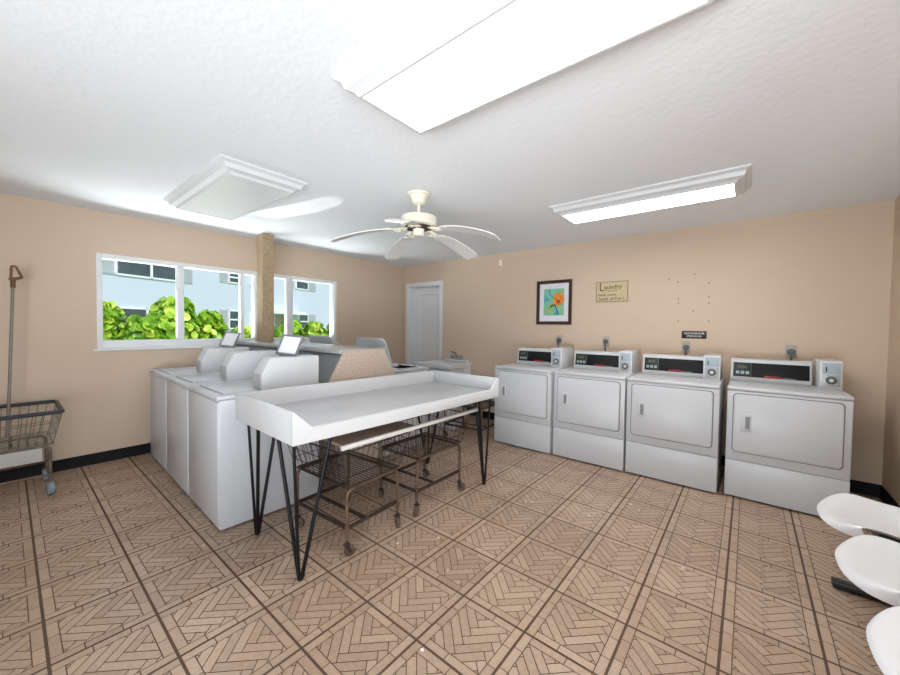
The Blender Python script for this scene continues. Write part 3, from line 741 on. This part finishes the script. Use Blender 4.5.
# ------------------------------------------------------------------ dryers
def dryer(label, x, y, rz, dx=0, first=[None]):
    if first[0]:
        c = copy_tree(first[0]); c.location = (x, y, 0); c.rotation_euler = (0, 0, rz); c['label'] = label
        for ch in [q for q in bpy.data.objects if q.parent == c]:
            if ch.name.split('.')[0] in ('control_console', 'deck_strip'): ch.location.x += dx
        return c
    t_ = thing('dryer', label, 'dryer', (x, y, 0), rz, 'coin-operated dryers'); first[0] = t_
    h = .3425; TZ = .888
    MB().box(-h, h, .012, .705, .014, TZ-.018, .01).build('cabinet', 'enamel', t_)
    MB().box(-h, h, 0, .03, .014, .302, .006).build('lower_panel', 'enamel', t_)
    fp = MB().box(-h, h, 0, .03, .306, TZ-.032, .006).build('front_panel', 'enamel', t_)
    MB().box(-h-.001, h+.001, -.004, .71, TZ-.03, TZ, .009).build('top_plate', 'enamel', t_)
    for sx in (-1, 1):
        for yy in (.05, .65): MB().lathe([(.018, .001), (.02, .006), (.012, .010), (.012, .018)], 12, (sx*(h-.05), yy, 0)).build('foot', 'cavity', t_)
    zc = (.374+.836)/2; hh = .836-.374
    MB().rrect('y', (0, zc), .612, hh+.006, -.0045, .004, .03).build('door_gasket', 'gasket', fp)
    d = MB().rrect('y', (0, zc), .598, hh-.008, -.014, .002, .026, bev=.004).build('door', 'enamel', fp)
    MB().rrect('y', (-.2225, .612), .066, .134, -.021, -.012, .008, bev=.002).build('door_handle', 'enamel', d)
    MB().rrect('y', (-.2125, .615), .026, .092, -.0225, -.019, .004).build('finger_recess', 'recess_grey', d)
    # control console
    prof = [(.465, TZ), (.465, .912), (.49, 1.076), (.52, 1.082), (.585, 1.082), (.585, TZ)]
    cn = MB().prism(prof, 'x', -.315, .205, .005).build('control_console', 'enamel', t_)
    sl = math.atan2(.025, .16)
    def face(name, x0, x1, u0, u1, mt, par, lift):      # plate on the sloping face
        mb = MB(); mb.box(x0, x1, -lift, .004, u0, u1, min(.0008, lift*.3))
        o = mb.build(name, mt, par); o.location = (0, .465, .912); o.rotation_euler = (-sl, 0, 0); return o
    pn = face('control_panel', -.296, .193, .014, .138, 'console_black', cn, .0035)
    for (nm, a0, a1, b0, b1, mt) in (('display_field', -.292, -.178, .018, .134, 'display_green'), ('display_window', -.268, -.205, .088, .112, 'display_amber'),
                     ('divider_strip', -.176, -.173, .016, .136, 'label_grey'), ('brand_strip', -.085, .025, .018, .032, 'label_red'), ('model_strip', .03, .11, .016, .024, 'label_grey')):
        face(nm, a0, a1, b0, b1, mt, cn, .0042 if 'field' in nm or 'strip' in nm else .005)
    for k in range(3): face('button', -.278+k*.034, -.254+k*.034, .036, .062, 'button_grey', cn, .006)
    # slotted grey deck strip before the console
    MB().box(-.31, .20, .37, .46, TZ-.004, TZ+.0015).build('deck_strip', 'enamel_grey', t_)
    # coin meter
    mt = MB().prism([(.30, TZ-.002), (.30, 1.10), (.315, 1.108), (.66, 1.108), (.66, TZ-.002)], 'x', .205, .328, .004).build('coin_meter', 'meter_white', t_)
    MB().box(.219, .316, .294, .302, 1.01, 1.092, .002).build('coin_plate', 'meter_blue', mt)
    MB().box(.236, .243, .290, .295, 1.025, 1.062).build('coin_slot', 'console_black', mt)
    MB().box(.219, .316, .294, .302, .915, 1.004, .002).build('vault_plate', 'meter_steel', mt)
    MB().lathe([(.03, .296), (.031, .29), (.025, .286), (.022, .29), (.004, .29)], 24, (.268, 0, .962), 'y').build('vault_lock', 'plug_grey', mt)
    MB().lathe([(.013, .288), (.013, .283), (.004, .281)], 16, (.268, 0, .962), 'y').build('lock_core', 'meter_white', mt)
    return t_
for lab, x, y, rz, *d_ in (('white coin dryer farthest left in the row, beside the table end', -.195, 2.835, 0),
                      ('second white coin dryer from the left in the row', .515, 2.85, 0),
                      ('white coin dryer under the black wall sign, left of a dark gap', 1.215, 2.86, 0),
                      ('white coin dryer at the right end, by the corner of the room', 1.947, 2.90, 0, -.025)):
    dryer(lab, x, y, rz, *d_)
# outlets with plugs behind the dryers
ol0 = None
for x, z, lab in ((-.13, 1.185, 'grey outlet with plug above the leftmost dryer'), (.437, 1.185, 'grey outlet with plug above the second dryer'),
                  (1.228, 1.155, 'grey outlet with plug under the black wall sign'), (2.02, 1.15, 'grey outlet with plug above the rightmost dryer')):
    if ol0:
        c = copy_tree(ol0); c.location = (x, YB, z); c['label'] = lab; continue
    ol0 = thing('wall_outlet', lab, 'wall outlet', (x, YB, z), 0, 'dryer outlets on the back wall')
    MB().rrect('y', (0, 0), .078, .118, -.008, 0, .006, bev=.002).build('cover_plate', 'outlet_grey', ol0)
    MB().lathe([(.028, -.006), (.028, -.03), (.024, -.042), (.01, -.045)], 24, (0, 0, -.004), 'y').build('plug', 'plug_grey', ol0)
    MB().tube(fillet([(0, -.034, -.022), (0, -.04, -.07), (.004, -.03, -.13), (.006, -.012, -.25)], .03), .009, 8).build('plug_cord', 'plug_grey', ol0)

# ------------------------------------------------------------------ wall art and signs
pc = thing('framed_picture', 'framed print of an orange flower on the back wall', 'picture', (-.212, YB, 1.66))
pw_, ph_ = .465, .56
mb = MB()
fr_w = .04
sw = MB(); sweep_rect(sw, -pw_/2, pw_/2, -ph_/2, ph_/2, [(0, 0), (0, .024), (.008, .03), (fr_w-.006, .026), (fr_w, .014), (fr_w, 0)])
sw.v = [(x, -z, y) for x, y, z in sw.v]; sw.build('picture_frame', 'frame_brown', pc, angle=20)
MB().box(-pw_/2+.02, pw_/2-.02, -.012, -.001, -ph_/2+.02, ph_/2-.02).build('mat_board', 'mat_board', pc, smooth=False)
art = MB().box(-.135, .135, -.0135, -.0115, -.165, .175).build('art_print', 'art_ground', pc, smooth=False)
mb = MB()
for k in range(9):
    a = k*2*PI/9; cx, cz = .065+.04*math.cos(a), .04+.055*math.sin(a)
    mb.prism([(cx+.034*math.cos(t_*PI/5)*(1.25 if k % 2 else 1), cz+.03*math.sin(t_*PI/5)) for t_ in range(10)], 'y', -.0142-.0002*k, -.0134)
mb.build('flower_petals', 'art_petal', art, smooth=False)
MB().prism([(.06+.03*math.cos(t_*PI/5), .01+.026*math.sin(t_*PI/5)) for t_ in range(10)], 'y', -.0168, -.0134).build('flower_heart', 'art_heart', art, smooth=False)
mb = MB(); mb.tube([(.02, -.0135, -.03), (.035, -.0135, -.08), (.07, -.0135, -.15)], .006, 5).tube([(.02, -.0135, -.03), (-.03, -.0135, -.045), (-.055, -.0135, -.075)], [.008, .012, .003], 5).tube([(0, -.0135, .05), (-.05, -.0135, .1), (-.06, -.0135, .17)], .004, 5)
mb.build('flower_stem', 'art_stem', art)
MXZ = Matrix(((1, 0, 0, 0), (0, 0, -1, 0), (0, 1, 0, 0), (0, 0, 0, 1)))      # text upright, facing -y
pq = thing('laundry_plaque', 'small tan plaque with brown lettering, right of the flower picture', 'plaque', (.487, YB, 1.762))
MB().box(-.178, .178, -.012, 0, -.12, .12, .002).build('plaque_board', 'plaque', pq)
sw = MB(); sweep_rect(sw, -.174, .174, -.116, .116, [(0, .0118), (0, .0135), (.006, .0135), (.006, .0118)]); sw.v = [(x, -z, y) for x, y, z in sw.v]
sw.build('plaque_border', 'plaque_ink', pq, smooth=False)
TR = lambda x, z: Matrix.Translation((x, -.0132, z)) @ MXZ
text('L', .135, 'lettering', 'plaque_ink', pq, TR(-.112, .052), sx=.85, bold=.002)
text('aundry', .07, 'lettering', 'plaque_ink', pq, TR(.012, .052), bold=.0012)
text('room', .04, 'lettering', 'plaque_ink', pq, TR(.0, .012), sx=1.5)
text('loads more', .042, 'lettering', 'plaque_ink', pq, TR(-.05, -.035), sx=1.05, bold=.0008)
text('loads of Fun !', .048, 'lettering', 'plaque_ink', pq, TR(.0, -.082), sx=1.05, bold=.0008)
sg = thing('black_sign', 'small black sign with two white lines of lettering above the dryers', 'sign', (1.292, YB, 1.281))
MB().box(-.106, .106, -.005, 0, -.038, .038, .001).build('sign_board', 'sign_black', sg)
TR2 = lambda x, z: Matrix.Translation((x, -.0056, z)) @ MXZ
text('CLEAN DRYER FILTER', .0265, 'lettering', 'sign_white', sg, TR2(0, .0135), sx=.68, bold=.0006)
text('AFTER EACH USE', .0225, 'lettering', 'sign_white', sg, TR2(0, -.0145), sx=.74, bold=.0005)

# ------------------------------------------------------------------ sink and cabinet
sk = thing('utility_sink', 'white utility sink with chrome faucet against the back wall', 'sink', (-1.76, 3.44, 0))
mb = MB(); sx_, sy_ = .265, .245
sweep_rect(mb, -sx_, sx_, -sy_, sy_, [(.03, .42), (.012, .5), (0, .775), (-.008, .78), (-.008, .806), (.02, .808), (.03, .8), (.05, .5), (.08, .47)])
v0 = len(mb.v); mb.f.append((v0-4, v0-3, v0-2, v0-1)); mb.a.append(.5); mb.f.append((0, 3, 2, 1)); mb.a.append(.5)
mb.build('basin', 'porcelain', sk)
mb = MB()
mb.box(-.22, .22, .19, .24, .80, .83, .006); mb.build('faucet_ledge', 'porcelain', sk)
mb = MB(); mb.tube(fillet([(0, .215, .825), (0, .215, .93), (0, .08, .96), (0, .06, .90)], .05, 5), .012, 10).tube([(-.09, .215, .84), (.09, .215, .84)], .016, 10)
for s_ in (-1, 1): mb.lathe([(.012, .84), (.012, .87), (.028, .875), (.028, .893), (.01, .9)], 14, (s_*.09, .215, 0))
mb.build('faucet', 'faucet', sk)
for a in (-1, 1):
    for b_ in (-1, 1): MB().tube([(a*.21, b_*.19, 0), (a*.21, b_*.19, .44)], .016, 10).build('leg', 'enamel_grey', sk)
cb = thing('white_cabinet', 'low white cabinet with a thick top in front of the sink', 'cabinet', (-1.475, 2.985, 0))
MB().box(-.27, .27, -.14, .15, .0, .79, .006).build('cabinet_body', 'enamel', cb)
MB().box(-.295, .295, -.185, .165, .79, .85, .008).build('cabinet_top', 'laminate_white', cb)
for s_ in (-1, 1):
    d = MB().box(s_*.134-.128, s_*.134+.128, -.156, -.14, .06, .77, .004).build('door', 'enamel', cb)
    MB().tube(fillet([(s_*.03, -.156, .55), (s_*.03, -.178, .55), (s_*.03, -.178, .65), (s_*.03, -.156, .65)], .01), .004, 6).build('handle', 'chrome', d)

# ------------------------------------------------------------------ beam seating along the right wall
st = thing('beam_seating', 'row of three white shell seats on a black beam along the right wall', 'chairs', (2.028, 1.395, 0))
def shell(yc):
    # centre-line profile (x, z) from front lip to top of the back
    prof = [Vector((.0, .385)), Vector((.02, .402)), Vector((.07, .408)), Vector((.2, .392)), Vector((.33, .380)), Vector((.40, .40)), Vector((.44, .49)), Vector((.475, .63)), Vector((.505, .76))]
    def pr(u):
        f = u*(len(prof)-1); i = min(int(f), len(prof)-2); t_ = f-i
        p0, p1, p2, p3 = prof[max(i-1, 0)], prof[i], prof[i+1], prof[min(i+2, len(prof)-1)]
        return .5*((2*p1)+(-p0+p2)*t_+(2*p0-5*p1+4*p2-p3)*t_*t_+(-p0+3*p1-3*p2+p3)*t_**3)
    mb = MB()
    def fn(u, v):
        s_ = (v-.5)*2; q = abs(s_)
        p = pr(u); hw = .23
        if u > .85: hw *= (1-((u-.85)/.15)**2*.35)
        if .45 < u: hw *= (1-.06*math.sin(min(1, (u-.45)/.3)*PI))
        y = s_*hw
        bow = .05*(q**2.4)*min(1, u*3)
        x, z = p.x, p.y
        if u < .5: z += bow
        else: k = min(1, (u-.5)/.2); z += bow*(1-k); x -= .06*(q**2)*k
        if u < .4: x += .15*(1-math.sqrt(max(0, 1-min(1, q)**2.6)))*((.4-u)/.4)   # rounded tongue front
        return (x, yc+y, z)
    mb.grid(fn, 32, 20)
    o = mb.build('shell_seat', 'shell_white', st, angle=80)
    so = o.modifiers.new('solid', 'SOLIDIFY'); so.thickness = .007; so.offset = 0
    ss = o.modifiers.new('sub', 'SUBSURF'); ss.levels = 1; ss.render_levels = 1
    mb = MB(); mb.box(.2, .28, yc-.06, yc+.06, .352, .372); mb.build('seat_bracket', 'beam_black', o)
for yc in (.53, .0, -.53): shell(yc)
MB().box(.21, .27, -.80, .80, .295, .353, .004).build('beam', 'beam_black', st)
for yy in (.57, -.57):
    mb = MB(); mb.box(.22, .26, yy-.02, yy+.02, .04, .30, .003).box(.065, .44, yy-.028, yy+.028, .012, .042, .004)
    for xx in (.085, .42): mb.lathe([(.012, .0), (.016, .003), (.014, .014)], 12, (xx, yy, 0))
    mb.build('pedestal_foot', 'beam_black', st)

# bits of lint and torn paper on the floor: too small and many to count
rnd = random.Random(4); mb = MB()
for (x, y) in ((-.12, 2.55), (-.02, 2.62), (.1, 2.72), (.18, 2.5), (.42, 2.8), (.3, 2.3), (-.3, 2.2), (-.1, 2.1), (.15, 1.9), (.3, 1.55), (.05, 1.45), (.4, 1.2), (.25, .95), (.5, .8), (.12, .75), (1.1, 2.2), (1.5, 1.6), (.7, .3), (.9, 1.9), (.45, 1.75), (-.15, 1.65), (-.75, .0), (.2, 2.05)):
    for q in range(rnd.randint(1, 2)):
        cx, cy, r_ = x+rnd.uniform(-.04, .04), y+rnd.uniform(-.04, .04), rnd.uniform(.004, .009)
        n = 6; pts = [(cx+r_*rnd.uniform(.6, 1.2)*math.cos(k*2*PI/n), cy+r_*rnd.uniform(.6, 1.2)*math.sin(k*2*PI/n)) for k in range(n)]
        mb.prism(pts, 'z', .0004, .0025)
tag(mb.build('lint', 'paper', smooth=False), 'white bits of lint scattered over the floor before the dryers', 'lint', kind='stuff')
